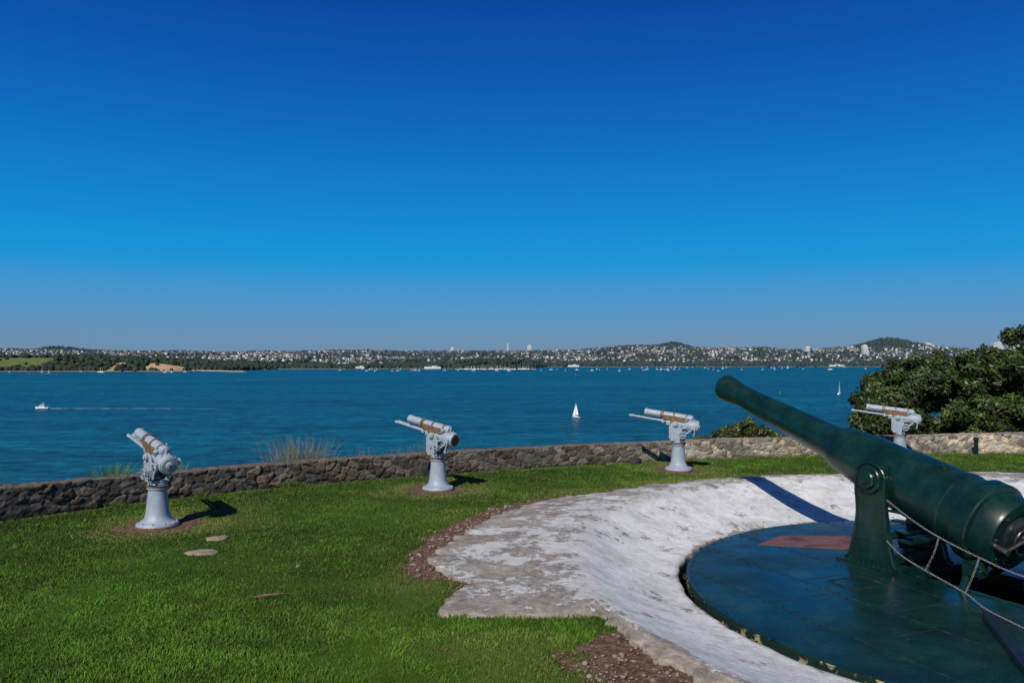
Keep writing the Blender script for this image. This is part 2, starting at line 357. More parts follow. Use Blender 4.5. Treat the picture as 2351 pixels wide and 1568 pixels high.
# rocks, stick
rockm=pmat('rock_pale',(.33,.26,.18),(.18,.13,.09),9,.9,.5)
def rock(name,x,y,z,sx,sy,sz,mat,rot=0,seed=1):
    me=bpy.data.meshes.new(name); bm=bmesh.new(); bmesh.ops.create_icosphere(bm,subdivisions=3,radius=1)
    for v in bm.verts:
        f=.75+.5*float(fbm(v.co.x*1.3+seed*3,v.co.y*1.3+v.co.z,1.2,3)); v.co=Vector((v.co.x*sx*f,v.co.y*sy*f,max(min(v.co.z*1.4,.8),-.8)*sz*f))
    bm.to_mesh(me); bm.free(); me.materials.append(mat); o=link(bpy.data.objects.new(name,me)); o.location=(x,y,z); o.rotation_euler=(0,0,rot); return o
rock('flat_stone',-3.96,10.28,.008,.22,.14,.03,rockm,.2,1); rock('flat_stone',-4.07,11.1,.008,.16,.13,.03,rockm,.6,2)
rock('flat_stone',-2.55,9.59,.02,.028,.018,.015,rockm,.6,5)
rock('rock',2.9,19.0,.06,.16,.1,.1,pmat('rock_dark',(.02,.017,.015),(.04,.03,.03),9,.8),.3,3)
mb=MB(); pts=[(-2.66,8.28,.035),(-2.55,8.33,.045),(-2.42,8.36,.05),(-2.36,8.42,.035)]
for p0,p1,r_ in zip(pts,pts[1:],(.014,.012,.010)): mb.tube(p0,p1,r_,r_*.9,8)
mb.obj('fallen_stick',pmat('dead_wood',(.12,.05,.035),(.2,.11,.08),20,.9))
bm=bmesh.new(); bmesh.ops.create_icosphere(bm,subdivisions=1,radius=1); iv=np.array([v.co[:] for v in bm.verts]); itf=np.array([[v.index for v in f.verts] for f in bm.faces]); bm.free()
def scatter_blobs(P,S,jit=.25):
    n=len(P); V=iv[None]*(1+rng.uniform(-jit,jit,(n,len(iv),1))); V=V*np.asarray(S).reshape(n,1,-1)+np.asarray(P)[:,None]
    F=itf[None]+(np.arange(n)*len(iv))[:,None,None]; return V.reshape(-1,3),F.reshape(-1,3)
px=rng.uniform(-2,4,26000); py=rng.uniform(4,15,26000); dirt_,dry_,q_=masks(px,py)
kk=(dirt_>.5)&(q_>-.02)&(q_<1.6); px=px[kk][:1700];py=py[kk][:1700]; s_=rng.uniform(.004,.016,(len(px),1))*np.array([[1,1,.6]])*rng.choice([.5,.8,1,1,2.2],(len(px),1))
V,F=scatter_blobs(np.stack([px,py,px*0-.006],-1),s_,.35)
np_mesh('rubble',V,F,pmat('rubble_stone',(.30,.23,.18),(.09,.055,.035),2.5,.9,.3))
# ------------------------------------------------------------------ turntable + coastal gun
def green_mat(name,rough,c1,c2,c3,sc=3,worn=.45,wl=.70):
    m,nt,b=new_mat(name); n1=noise(nt,sc,8,.65); n2=noise(nt,28,7,.75); n3=noise(nt,1.1,8,.65)
    r=ramp(nt,n1.outputs[0],[(.35,c1),(.52,c2),(.72,c3)])
    wp=ramp(nt,n2.outputs[0],[(wl,(0,0,0)),(wl+.05,(1,1,1))])
    mm=N(nt,'ShaderNodeMath',operation='MULTIPLY'); nt.links.new(wp.outputs[0],mm.inputs[0]); mm.inputs[1].default_value=worn
    c=mixc(nt,mm.outputs[0],r.outputs[0],(.20,.21,.15)); nt.links.new(c,b.inputs['Base Color'])
    rr_=N(nt,'ShaderNodeMapRange'); nt.links.new(n3.outputs[0],rr_.inputs[0]); rr_.inputs[1].default_value=.35; rr_.inputs[2].default_value=.65; rr_.inputs[3].default_value=rough*.75; rr_.inputs[4].default_value=rough*1.7
    nt.links.new(rr_.outputs[0],b.inputs['Roughness']); bump(nt,b,n1.outputs[0],.15,.01); b.inputs['Specular IOR Level'].default_value=.4; return m
green=green_mat('gun_green_paint',.25,(.0018,.012,.010),(.003,.021,.016),(.007,.036,.027))
greend=green_mat('turntable_green_paint',.26,(.002,.014,.012),(.004,.026,.021),(.016,.046,.033),1.6,.6,.62)
dark=pmat('dark_cavity',(.004,.004,.004),(.009,.008,.008),4,.9,spec=.1)
moss=pmat('mossy_rim',(.006,.020,.015),(.30,.26,.14),6,.85,.3,lo=.57,hi=.63,spec=.2)
steel=pmat('bare_steel',(.25,.25,.25),(.12,.11,.10),12,.35,metal=.9)
O=Vector((5.34,11.13,0)); U=Vector((.3837,-.9236,0)); Vv=Vector((-.9236,-.3837,0)); Z=Vector((0,0,1))
def G(u_,v_,z_): return O+U*u_+Vv*v_+Z*z_
tt=empty('gun_turntable',(0,0,0))
mb=MB(); mb.lathe([(0,RD),(.138,RD),(.142,RD-.004)],(C[0],C[1],ZD-.142),(0,0,1),200)
disc=mb.obj('deck_plate',greend,tt,False)
cb=MB(); cb.prism([(.36,-.75),(.36,.34),(3.6,.34),(3.6,-.75)],lambda p:G(p[0],p[1],-1),lambda p:G(p[0],p[1],.2)); cut=cb.obj('cut',dark,None,False)
md=disc.modifiers.new('b','BOOLEAN'); md.object=cut; md.operation='DIFFERENCE'; md.solver='EXACT'
dg=bpy.context.evaluated_depsgraph_get(); me=bpy.data.meshes.new_from_object(disc.evaluated_get(dg)); disc.modifiers.clear(); disc.data=me; bpy.data.objects.remove(cut)
me.polygons.foreach_set('use_smooth',[False]*len(me.polygons)); me.update()
mb=MB(); mb.lathe([(0,RD-.05),(.9,RD-.05)],(C[0],C[1],-1.9),(0,0,1),96); mb.obj('pit_floor',dark,tt)
mb=MB(); mb.lathe([(0,RD-.3),(.50,RD-.3)],(C[0],C[1],-.98),(0,0,1),96,cap=False); mb.obj('support_ring',dark,tt)
mb=MB(); mb.lathe([(0,RD+.004),(0,RD+.014),(.125,RD+.014),(.128,RD+.004)],(C[0],C[1],ZD-.14),(0,0,1),200,cap=False)
for i in range(34):
    an=2*math.pi*i/34; Rz=Matrix.Rotation(an,3,'Z'); mb.box((C[0]+(RD+.03)*math.cos(an),C[1]+(RD+.03)*math.sin(an),ZD-.045),(.05,.08,.05),Rz)
mb.obj('rim_band',moss,tt,False)
mb=MB()
for i in range(90):
    an=2*math.pi*i/90; c_=Vector((C[0]+(RD-.06)*math.cos(an),C[1]+(RD-.06)*math.sin(an),ZD)); mb.lathe([(-.005,.014),(.006,.014),(.009,.009)],c_,(0,0,1),8)
for v_ in (.9,1.9,2.9):
    ul=math.sqrt(max(0,(RD-.15)**2-(v_+.49)**2))
    for k_ in np.arange(1.656-ul,1.656+ul,.22):
        for dv in (-.05,.05): mb.lathe([(-.004,.011),(.005,.011),(.008,.007)],G(k_,v_+dv,ZD),Z,6)
mb.obj('deck_bolts',greend,tt)
mb=MB()
def strap(p0,p1,w_,h_=.006,z0=ZD):
    p0=Vector(p0);p1=Vector(p1); dd=(p1-p0); L=dd.length; an=math.atan2(dd.y,dd.x); c_=(p0+p1)/2
    mb.box((c_.x,c_.y,z0+h_/2-.001),(L,w_,h_),Matrix.Rotation(an,3,'Z'))
def gp(u_,v_): p=G(u_,v_,0); return (p.x,p.y)
strap(gp(.1,.37),gp(3.7,.37),.05,.02); strap(gp(.34,-.75),gp(.34,.33),.04,.015)
mb.obj('slot_coaming',greend,tt)
mb=MB()
for v_ in (.9,1.9,2.9):
    ul=math.sqrt(max(0,(RD-.12)**2-(v_+.49)**2)); strap(gp(1.656-ul,v_),gp(1.656+ul,v_),.014,.003)
for u_ in (.2,1.6,3.1):
    for (a_,b_) in ((.95,1.85),(1.95,2.85)): strap(gp(u_+(a_>1)*.6,a_),gp(u_+(a_>1)*.6,b_),.014,.003)
for p0_,p1_ in (((.35,1.05),(.35,1.6)),((.8,1.05),(.8,1.6)),((.35,1.05),(.8,1.05)),((.35,1.6),(.8,1.6))): strap(gp(*p0_),gp(*p1_),.015,.0085)
mb.obj('deck_seams',pmat('seam_grime',(.004,.007,.006),(.05,.05,.035),9,.8,lo=.5,hi=.7),tt,False)
mb=MB(); mb.prism([(3.72,12.15),(4.25,12.75),(5.3,12.75),(5.35,12.05),(4.9,11.85)],lambda p:(p[0],p[1],ZD-.002),lambda p:(p[0],p[1],ZD+.005)); mb.obj('rusty_plate',pmat('rust_red',(.05,.022,.017),(.17,.065,.04),3,.6,.2,c3=(.09,.06,.05)),tt,False)
mb=MB(); p0=Vector((5.12,8.66));p1=Vector((4.55,7.0)); dd=p1-p0; mb.box(((p0.x+p1.x)/2,(p0.y+p1.y)/2,ZD+.045),(dd.length,.1,.085),Matrix.Rotation(math.atan2(dd.y,dd.x),3,'Z')); mb.obj('deck_dark_bar',pmat('navy_black',(.004,.010,.022),(.006,.014,.026),4,.5),tt,True,.008)  # blue-black bar lying on the deck
gun=empty('coastal_gun',(0,0,0))
Bm=Vector((3.84,14.6,1.99)); Bd=(Vector((5.93,9.72,.42))-Bm).normalized()
prof=[(.35,.085),(.0,.085),(0,.175),(.015,.197),(.06,.226),(.14,.230),(.25,.220),(.42,.196),(.6,.186),(1.2,.205),(2.0,.238),(2.86,.272),(2.9,.285),(2.93,.325),(2.97,.335),(3.2,.355),(3.45,.385),(3.6,.395),(4.08,.41),(4.1,.43),(4.13,.435),(4.9,.462),(4.915,.478),(4.98,.48),(4.995,.466),(5.2,.472),(5.215,.515),(5.24,.53),(5.42,.53),(5.44,.515),(5.455,.47),(5.68,.455),(5.72,.43),(5.73,.30),(5.70,.295),(5.70,.01)]
mb=MB(); mb.lathe(prof,Bm,Bd,72,cap=False); mb.obj('barrel',green,gun)
mb=MB(); mb.lathe([(.1,.084),(.36,.084),(.361,.001)],Bm,Bd,32,cap=False); mb.obj('bore',dark,gun)
def B(s_,rad,ang):
    a=Vv; b=Bd.cross(Vv).normalized()
    if b.z<0: b=-b
    return Bm+Bd*s_+(a*math.cos(ang)+b*math.sin(ang))*rad
mb=MB()
for s_,rad in ((4.1,.43),(5.33,.53)):
    for an in np.linspace(0,2*math.pi,12,endpoint=False):
        p=B(s_,rad-.01,an); mb.lathe([(0,.02),(.018,.018)],p,(p-(Bm+Bd*s_)),8)
p=B(4.7,.44,1.3); mb.lathe([(0,.05),(.06,.05),(.07,.035)],p,(0,0,1),16)
p=B(4.45,.43,.9); mb.lathe([(0,.03),(.04,.03),(.05,.02)],p,(0,0,1),12)
mb.obj('barrel_bolts',green,gun)
mb=MB(); E=Bm+Bd*5.70
mb.lathe([(0,.27),(.07,.265),(.09,.23),(.10,.10),(.2,.09),(.22,.05)],E,Bd,32)
mb.torus(E+Bd*.12,Bd,.17,.018)
mb.obj('breech_block',pmat('breech_dark',(.012,.02,.02),(.05,.05,.05),8,.35,metal=.4),gun)
mb=MB()
h1=B(5.70,.36,-.2); mb.tube(h1+Bd*.02,h1+Bd*.2,.035); mb.tube(h1+Bd*.17,B(5.9,.12,.6),.022); mb.tube(B(5.85,.12,.6),B(5.9,.33,1.6),.02)
for an in np.linspace(0,2*math.pi,8,endpoint=False): p=B(5.71,.36,an); mb.lathe([(0,.025),(.03,.022)],p,Bd,8)
mb.obj('breech_levers',steel,gun)
prof2=[(-.44,-.32),(-.44,-.28),(-.38,-.25),(-.31,-.05),(-.245,.2),(-.225,.4),(-.235,.55),(-.25,.68)]
arc=[(.24*math.cos(a_)*1.05,.85+.23*math.sin(a_)) for a_ in np.linspace(math.pi*1.02,-.05,14)]
back=[(.24,.7),(.24,.5),(.28,.2),(.33,-.05),(.39,-.25),(.45,-.28),(.45,-.32)]
cheek=prof2+arc+back
tz=.85
for nm,v0,v1 in (('cheek_left',.43,.51),('cheek_right',-.43,-.51)):
    mb=MB(); mb.prism(cheek,lambda p:G(p[0],v0,p[1]),lambda p:G(p[0],v1,p[1])); mb.obj(nm,green,gun,True,.012)
Ru=Matrix.Rotation(math.atan2(U.y,U.x),3,'Z')
for sg in (1,-1):
    mb=MB()
    edge=[G(p[0],sg*.51,p[1]) for p in cheek]
    for a_,b_ in zip(edge[1:-1],edge[2:-1]): mb.tube(a_,b_,.018,.018,8)
    c_=G(0,sg*.47,tz); mb.lathe([(0,.19),(.07,.19),(.08,.18),(.082,.13),(.12,.13),(.135,.115),(.136,.06),(.15,.055),(.16,.03)],c_,Vv*sg,32)
    mb.lathe([(-.12,.16),(0,.16)],c_,Vv*sg,24)
    for z_ in np.arange(-.2,.62,.07):
        k=np.interp(z_,[-.25,-.05,.2,.55],[.35,.27,.205,.19])
        for u_ in (-k,k): mb.lathe([(0,.012),(.012,.009)],G(u_,sg*.51,z_),Vv*sg,8)
    for u_ in np.arange(-.3,.31,.085):
        mb.lathe([(0,.013),(.012,.009)],G(u_,sg*.51,-.22),Vv*sg,8)
        mb.lathe([(0,.013),(.012,.009)],G(u_*.6,sg*.51,.02),Vv*sg,8)
        mb.lathe([(0,.02),(.02,.018)],G(u_,sg*.58,ZD+.03),Z,6)
    mb.prism([(-.48,.44),(-.48,.64),(.48,.64),(.48,.44)],lambda p:G(p[0],sg*p[1],ZD-.002),lambda p:G(p[0],sg*p[1],ZD+.03))
    mb.obj('cheek_fittings',green,gun)
mb=MB()
mb.box(G(0,0,.1),(.35,.8,.1),Ru); mb.box(G(0.1,0,-.2),(.25,.8,.12),Ru)
for i,zz_ in enumerate((.45,.33,.2,.08)): mb.box(G(.3+.05*i,.34,zz_),(.22,.1,.03),Ru)
mb.tube(G(.2,.15,.0),G(1.0,.15,.25),.07); mb.tube(G(.2,-.15,.0),G(1.0,-.15,.25),.07)
mb.tube(G(1.35,.3,.0),G(1.3,.42,-.4),.05); mb.tube(G(1.35,.2,.06),G(1.55,.38,-.08),.06); mb.box(G(1.4,.3,-.04),(.2,.2,.16),Ru)
mb.tube(G(.5,-.35,-.9),G(1.4,-.3,.0),.06)
mb.obj('elevating_gear',green,gun,True,.005)
def chain(name,P,mat,parent):
    Pc=catmull(P,10); s=np.r_[0,np.cumsum(np.linalg.norm(np.diff(Pc,axis=0),axis=1))]; k=int(s[-1]/.030); mb=MB()
    for i in range(k):
        q0=[np.interp(s[-1]*(i+.5)/k,s,Pc[:,j]) for j in range(3)]; q1=[np.interp(min(s[-1]*(i+.6)/k,s[-1]),s,Pc[:,j]) for j in range(3)]
        t_=(Vector(q1)-Vector(q0)); t_=t_.normalized() if t_.length>1e-6 else Vector((1,0,0))
        ax=t_.cross(Vector((0,0,1))).normalized()
        if i%2: ax=t_.cross(ax)
        mb.torus(q0,ax,.0100,.0034,10,6,1.85,t_)
    return mb.obj(name,mat,parent)
cf=empty('chain_barrier',(0,0,0)); galv=pmat('galvanised_chain',(.24,.25,.26),(.11,.11,.12),30,.5,metal=.3)
def t3(v): return (v.x,v.y,v.z)
U1=[t3(G(.3,.53,.62)),t3(G(.7,.53,.43)),t3(G(1.1,.54,.295)),t3(G(1.6,.55,.18)),t3(G(2.2,.56,.085)),t3(G(3.1,.6,.10))]
L1=[t3(G(.3,.53,.08)),t3(G(.6,.6,-.04)),t3(G(1.0,.65,-.13)),t3(G(1.6,.72,-.24)),t3(G(2.0,.9,-.29)),t3(G(2.6,1.1,-.305))]
chain('upper_chain',U1,galv,cf); chain('lower_chain',L1,galv,cf)
chain('link_chain',[U1[2],t3(G(1.08,.6,.1)),L1[2]],galv,cf); chain('link_chain_2',[t3(G(1.65,.55,.17)),t3(G(1.63,.62,-.02)),L1[3]],galv,cf)
mb=MB(); mb.tube(G(3.1,.6,ZD),G(3.1,.6,.12),.022); mb.lathe([(0,.07),(.015,.07)],G(3.1,.6,ZD),Z,16); mb.lathe([(0,.03),(.02,.025)],G(2.6,1.1,ZD),Z,12)
mb.obj('post',green,cf)
# ------------------------------------------------------------------ pedestal guns
grey=pmat('gun_grey_paint',(.31,.365,.42),(.21,.25,.295),6,.5,.2,40,lo=.3,hi=.75)
brn=pmat('brown_strap',(.19,.11,.045),(.10,.06,.03),12,.5)
rusty=pmat('rust_ring',(.09,.05,.025),(.18,.11,.07),18,.8)
blk=pmat('bore_black',(.02,.012,.01),(.07,.03,.02),10,.7)
def pedestal_gun(loc,dr,el,open_breech):
    e=empty('pedestal_gun',(loc[0],loc[1],0),math.atan2(dr[1],dr[0]))
    mb=MB(); mb.lathe([(-.03,.30),(.03,.30),(.045,.29),(.055,.25),(.08,.215),(.12,.185),(.18,.168),(.52,.132),(.545,.135),(.55,.15),(.575,.15),(.58,.14)],(0,0,0),(0,0,1),48)
    mb.obj('pedestal',grey,e)
    mb=MB(); mb.lathe([(-.03,.315),(.008,.315),(.012,.305)],(0,0,0),(0,0,1),40); mb.obj('base_plate',rusty,e)
    mb=MB()
    for i in range(10):
        a_=2*math.pi*i/10; mb.lathe([(.03,.018),(.065,.016)],(.265*math.cos(a_),.265*math.sin(a_),0),(0,0,1),6)
    mb.obj('base_bolts',grey,e)
    mb=MB(); mb.lathe([(.58,.155),(.6,.158),(.615,.15)],(0,0,0),(0,0,1),40)
    for i in range(28):
        a_=2*math.pi*i/28; mb.box((.158*math.cos(a_),.158*math.sin(a_),.598),(.016,.016,.02),Matrix.Rotation(a_,3,'Z'))
    mb.obj('training_ring',rusty,e)
    mb=MB(); mb.lathe([(.615,.14),(.66,.135),(.675,.11)],(0,0,0),(0,0,1),32)
    side=[(-.10,.65),(.14,.65),(.19,.72),(.185,.98),(.12,1.06),(.03,1.09),(-.05,1.05),(-.10,.93)]
    for y0,y1 in ((.105,.135),(-.105,-.135)):
        mb.prism(side,lambda p:(p[0],y0,p[1]),lambda p:(p[0],y1,p[1]))
    mb.box((.165,0,.83),(.03,.21,.30)); mb.box((-.02,0,.67),(.24,.21,.03))
    mb.obj('yoke',grey,e,True,.006)
    mb=MB()
    for sg in (1,-1):
        mb.lathe([(0,.06),(.035,.058),(.04,.04),(.055,.035)],(.04,.135*sg,1.03),(0,sg,0),20)
        for (a_,b_) in ((-.07,.7),(.0,.7),(.08,.7),(.15,.74),(.15,.84),(.15,.93),(-.06,.82),(-.06,.92),(.08,.86)): mb.lathe([(0,.013),(.012,.010)],(a_,.135*sg,b_),(0,sg,0),8)
        mb.tube((-.06,.12*sg,.74),(-.36,.10*sg,.93),.022,.018,10)
        mb.tube((-.04,.12*sg,.92),(-.30,.10*sg,.97),.018,.018,10)
    mb.box((-.13,.17,.80),(.1,.08,.1)); mb.tube((-.13,.17,.8),(-.13,.27,.8),.015); mb.torus((-.13,.26,.8),(0,1,0),.075,.009,24,8)
    mb.tube((-.2,.26,.8),(-.06,.26,.8),.007); mb.tube((-.13,.26,.73),(-.13,.26,.87),.007); mb.tube((-.07,.26,.82),(-.07,.32,.82),.010)
    mb.obj('elevating_gear',grey,e)
    M=Matrix.Translation((.04,0,1.03))@Matrix.Rotation(-math.radians(el),4,'Y')
    mb=MB(); mb.M=M
    for y_ in (.038,-.038):
        mb.lathe([(0,.026),(.8,.022),(.82,.028),(.87,.028),(.88,.02)],(.2,y_,.02),(1,0,0),16)
    mb.box((.30,0,.02),(.05,.14,.08)); mb.box((.62,0,.02),(.03,.12,.02))
    mb.lathe([(0,.095),(.03,.10),(.3,.10),(.34,.085)],(-.12,0,.0),(1,0,0),24)
    mb.obj('lower_barrels',grey,e)
    mb=MB(); mb.M=M
    mb.lathe([(-.34,.05),(-.335,.075),(-.30,.085),(.40,.078),(.66,.074),(.67,.082),(.73,.082),(.745,.074),(.745,.06),(.70,.055)],(0,0,.155),(1,0,0),28)
    mb.box((-.02,0,.07),(.5,.13,.10)); mb.box((.3,0,.085),(.05,.1,.09))
    mb.obj('recoil_cylinder',grey,e,True,.004)
    mb=MB(); mb.M=M
    for x_ in (-.22,.06,.31,.35): mb.lathe([(0,.086),(.0,.096),(.03,.096),(.03,.086)],(x_,0,.155),(1,0,0),28)
    for sg in (1,-1):
        mb.prism([(-.2,.055),(.3,.065),(.3,.165),(-.2,.165)],lambda p:(p[0],sg*.086,p[1]),lambda p:(p[0],sg*.099,p[1]))
        mb.prism([(.0,.0),(.12,.0),(.16,.08),(-.04,.08)],lambda p:(p[0],sg*.1,p[1]),lambda p:(p[0],sg*.112,p[1]))
    mb.obj('saddle_straps',brn,e,True,.003)
    mb=MB(); mb.M=M
    mb.lathe([(-.12,.09),(-.2,.11),(-.26,.135),(-.30,.14),(-.46,.14),(-.48,.13)],(0,0,.0),(1,0,0),36)
    if not open_breech: mb.lathe([(-.48,.12),(-.50,.115),(-.505,.06),(-.52,.055),(-.53,.03)],(0,0,0),(1,0,0),30)
    for i in range(8):
        a_=2*math.pi*i/8+.2; mb.lathe([(0,.016),(.02,.013)],(-.38,.138*math.cos(a_),.138*math.sin(a_)),(0,math.cos(a_),math.sin(a_)),8)
    mb.lathe([(0,.03),(.08,.03),(.09,.02)],(-.33,.0,.12),(0,0,1),14)
    mb.lathe([(0,.035),(.07,.035),(.08,.02)],(-.22,.09,.10),(-.3,.4,1),14); mb.tube((-.25,-.1,.1),(-.05,-.11,.2),.014); mb.lathe([(0,.03),(.12,.028)],(-.3,-.06,.17),(1,0,0),14)
    mb.box((-.40,.15,-.02),(.1,.05,.08)); mb.tube((-.44,.17,-.02),(-.44,.2,-.16),.012); mb.lathe([(0,.02),(.04,.018)],(-.44,.2,-.2),(0,0,1),10)
    mb.lathe([(-.05,.05),(.05,.05)],(-.38,-.14,.02),(0,1,0),16); mb.box((-.14,0,-.1),(.2,.12,.08))
    mb.obj('breech',grey,e)
    mb=MB(); mb.M=M
    if open_breech: mb.lathe([(-.481,.105),(-.486,.10)],(0,0,0),(1,0,0),30)
    else: mb.lathe([(-.531,.018),(-.535,.017)],(0,0,0),(1,0,0),16)
    for y_ in (.038,-.038): mb.lathe([(.881,.016),(.883,.015)],(.2,y_,.02),(1,0,0),12)
    mb.lathe([(.699,.054),(.704,.054)],(0,0,.155),(1,0,0),20)
    mb.obj('bore_openings',blk,e)
for i,(g_,d_,el_) in enumerate(GUNS): pedestal_gun(g_,d_,el_,i==1)
e=empty('green_post',(12.0,20.78,0)); mb=MB(); mb.lathe([(0,.05),(.36,.05),(.38,.065),(.43,.065),(.45,.03)],(0,0,0),(0,0,1),16); mb.obj('pipe',green,e)
# ------------------------------------------------------------------ vegetation behind the wall
leafm=attr_mat('leaf',.5,2,.2,spec=.4,trans=.2); barkm=pmat('bark',(.09,.065,.045),(.05,.04,.03),8,.9,.5)
def leaves(P,size,col0,col1,cl,D):
    n=len(P); a=rng.normal(size=(n,3)); a/=np.linalg.norm(a,axis=1)[:,None]
    nn=D+rng.normal(0,.6,(n,3)); nn/=np.linalg.norm(nn,axis=1)[:,None]
    a-=(a*nn).sum(1)[:,None]*nn; a/=np.linalg.norm(a,axis=1)[:,None]; b=np.cross(nn,a)
    s=size*rng.uniform(.6,1.3,n)[:,None]; V=np.stack([P-a*s,P+b*s*.45,P+a*s,P-b*s*.45],1); t=rng.random(n)[:,None]
    c=(col0+(col1-col0)*t)*cl[:,None]; return V.reshape(-1,3),np.arange(4*n).reshape(-1,4),np.repeat(c,4,0)
def tree(base,lobes,name='pohutukawa_tree',leaf=.085,nleaf=900,c0=(.020,.038,.010),c1=(.078,.105,.024),clr=.42,ncl=26):
    e=empty(name,base); b0=Vector((0,0,-.3)); mb=MB(); P=[];cl=[];DD=[]
    top=Vector(lobes[0][0])-Vector(base); fork=Vector((top.x*.4,top.y*.4,max(top.z-lobes[0][1]*1.3,.6)))
    mb.tube(b0,fork,.32,.2,10)
    for (c_,R_) in lobes:
        c_=Vector(c_)-Vector(base); mb.tube(fork,c_-Vector((0,0,R_*.3)),.14,.06,8)
        for k in range(ncl):
            d_=rng.normal(size=3); d_/=np.linalg.norm(d_); rad=R_*rng.uniform(.5,1.12); q_=np.array(c_)+d_*rad*np.array([1,1,.88])
            if k%4==0: mb.tube(c_-Vector((0,0,R_*.3)),Vector(q_),.04,.012,5)
            rr_=clr*rng.uniform(.45,1.15); nn=int(nleaf*(rr_/clr)**2); dd=rng.normal(size=(nn,3)); dd/=np.linalg.norm(dd,axis=1)[:,None]
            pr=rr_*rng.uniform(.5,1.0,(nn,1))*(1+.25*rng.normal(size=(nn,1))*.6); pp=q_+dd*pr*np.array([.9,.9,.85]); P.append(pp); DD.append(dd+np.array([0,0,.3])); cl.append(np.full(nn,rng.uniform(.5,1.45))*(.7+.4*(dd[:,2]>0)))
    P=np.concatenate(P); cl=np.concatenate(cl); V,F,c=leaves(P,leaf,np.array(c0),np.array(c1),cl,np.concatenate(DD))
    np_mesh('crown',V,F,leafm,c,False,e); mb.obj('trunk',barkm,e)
def gzz(x,y): return float(gz(np.array([x]),np.array([y]))[0])
tree((13.8,28,gzz(13.8,28)),[((13.2,28,1.1),1.0),((14.3,28.3,1.7),1.05),((12.85,27.6,.1),.95),((14.6,27.6,.2),1.2),((12.8,27.7,.8),.8)],nleaf=680,ncl=34)
tree((16.0,28.6,gzz(16.,28.6)),[((15.6,28.6,1.65),1.2),((16.8,28.2,1.6),1.2),((15.9,27.6,.2),1.3),((17.2,27.4,.3),1.2)],nleaf=680,ncl=36)
tree((18.6,27.5,gzz(18.6,27.5)),[((17.6,27.5,1.9),1.15),((18.6,27.6,2.6),1.4),((18.0,26.8,.6),1.3),((20,26.6,.8),1.6),((21.2,27,2.0),1.6)],nleaf=680,ncl=36)
tree((7.0,24.2,gzz(6.9,24.2)),[((6.4,24.2,.06),.42),((7.05,24.3,.18),.45),((7.8,24.3,.04),.42),((5.95,24.1,-.2),.4),((8.3,24.2,-.2),.35)],'coastal_shrub',.045,330,(.035,.055,.012),(.12,.14,.035),.2,28)
def tuft(name,x,y,h_,n_,sp_,c0,c1,wd_=.006,z0=None):
    z0=gzz(x,y)-.05 if z0 is None else z0; px=x+rng.normal(0,sp_*.35,n_); py=y+rng.normal(0,sp_*.3,n_); hh=(h_-z0)*rng.uniform(.45,1,n_); ln=rng.normal(0,sp_*.55,(n_,2))
    K=4; Vs=[]
    an=rng.uniform(0,np.pi,n_); t=rng.random(n_)[:,None]; c=np.array(c0)+(np.array(c1)-np.array(c0))*t
    for k in range(K+1):
        f_=k/K; w_=wd_*(1-f_*.85); X_=px+ln[:,0]*f_**1.8; Y_=py+ln[:,1]*f_**1.8; Z_=z0+hh*f_*(1-.08*f_)
        Vs.append(np.stack([np.stack([X_-np.cos(an)*w_,Y_-np.sin(an)*w_,Z_],-1),np.stack([X_+np.cos(an)*w_,Y_+np.sin(an)*w_,Z_],-1)],1))
    V=np.stack(Vs,1).reshape(-1,3); I=np.arange(n_)[:,None]*(2*(K+1))+np.arange(K)[None]*2
    F=np.stack([I,I+1,I+3,I+2],-1).reshape(-1,4)
    np_mesh(name,V,F,leafm,np.repeat(c,2*(K+1),0))
straw0,straw1=(.12,.10,.055),(.36,.31,.21)
tuft('dry_grass_clump',-4.55,17.0,1.05,1100,.66,straw0,straw1,.0055)
tuft('dry_grass_clump',-4.3,16.9,.80,700,.5,(.04,.08,.02),(.14,.18,.06),.007)
tuft('dry_grass_clump',-3.3,17.4,.66,220,.4,straw0,straw1,.006)
tuft('grass_clump',-7.05,14.2,.72,800,.40,(.05,.12,.015),(.16,.26,.04),.008)
tuft('grass_clump',-6.3,14.9,.66,500,.3,(.06,.12,.02),(.22,.28,.06),.007)
tuft('grass_clump',-8.4,12.9,.66,450,.3,(.05,.12,.015),(.16,.26,.04),.007)
tuft('dry_grass_clump',-2.4,17.6,.68,240,.35,straw0,straw1,.006)
tuft('dry_grass_clump',-1.75,17.9,.80,260,.4,straw0,straw1,.006)
for (tx,ty,th_) in ((-4.35,15.5,.2),(-4.1,15.62,.15),(-5.6,14.5,.12),(-.2,17.65,.12),(6.2,20.0,.13),(-6.6,13.45,.13)): tuft('weed_clump',tx,ty,th_,90,.18,(.05,.11,.015),(.16,.2,.04),.006,0)
# ------------------------------------------------------------------ sea
m,nt,b=new_mat('sea_water')
tc=N(nt,'ShaderNodeTexCoord')
def mapped(s,r=0):
    mp=N(nt,'ShaderNodeMapping'); mp.inputs['Scale'].default_value=s; mp.inputs['Rotation'].default_value=(0,0,r); nt.links.new(tc.outputs['Object'],mp.inputs[0]); return mp.outputs[0]
n1=noise(nt,.28,6,.7,mapped((.55,1,1),.1)); n2=noise(nt,.010,7,.62,mapped((.25,1,1),.12)); n3=noise(nt,.07,7,.75,mapped((.4,1,1),-.08))
c=ramp(nt,n2.outputs[0],[(.32,(.001,.056,.088)),(.5,(.001,.076,.115)),(.68,(.001,.102,.145))])
c3=ramp(nt,n3.outputs[0],[(.38,(.50,.55,.62)),(.5,(1,1,1)),(.62,(1.4,1.35,1.3))])
c4=ramp(nt,n1.outputs[0],[(.40,(.35,.42,.5)),(.5,(1,1,1)),(.62,(1.85,1.75,1.65))])
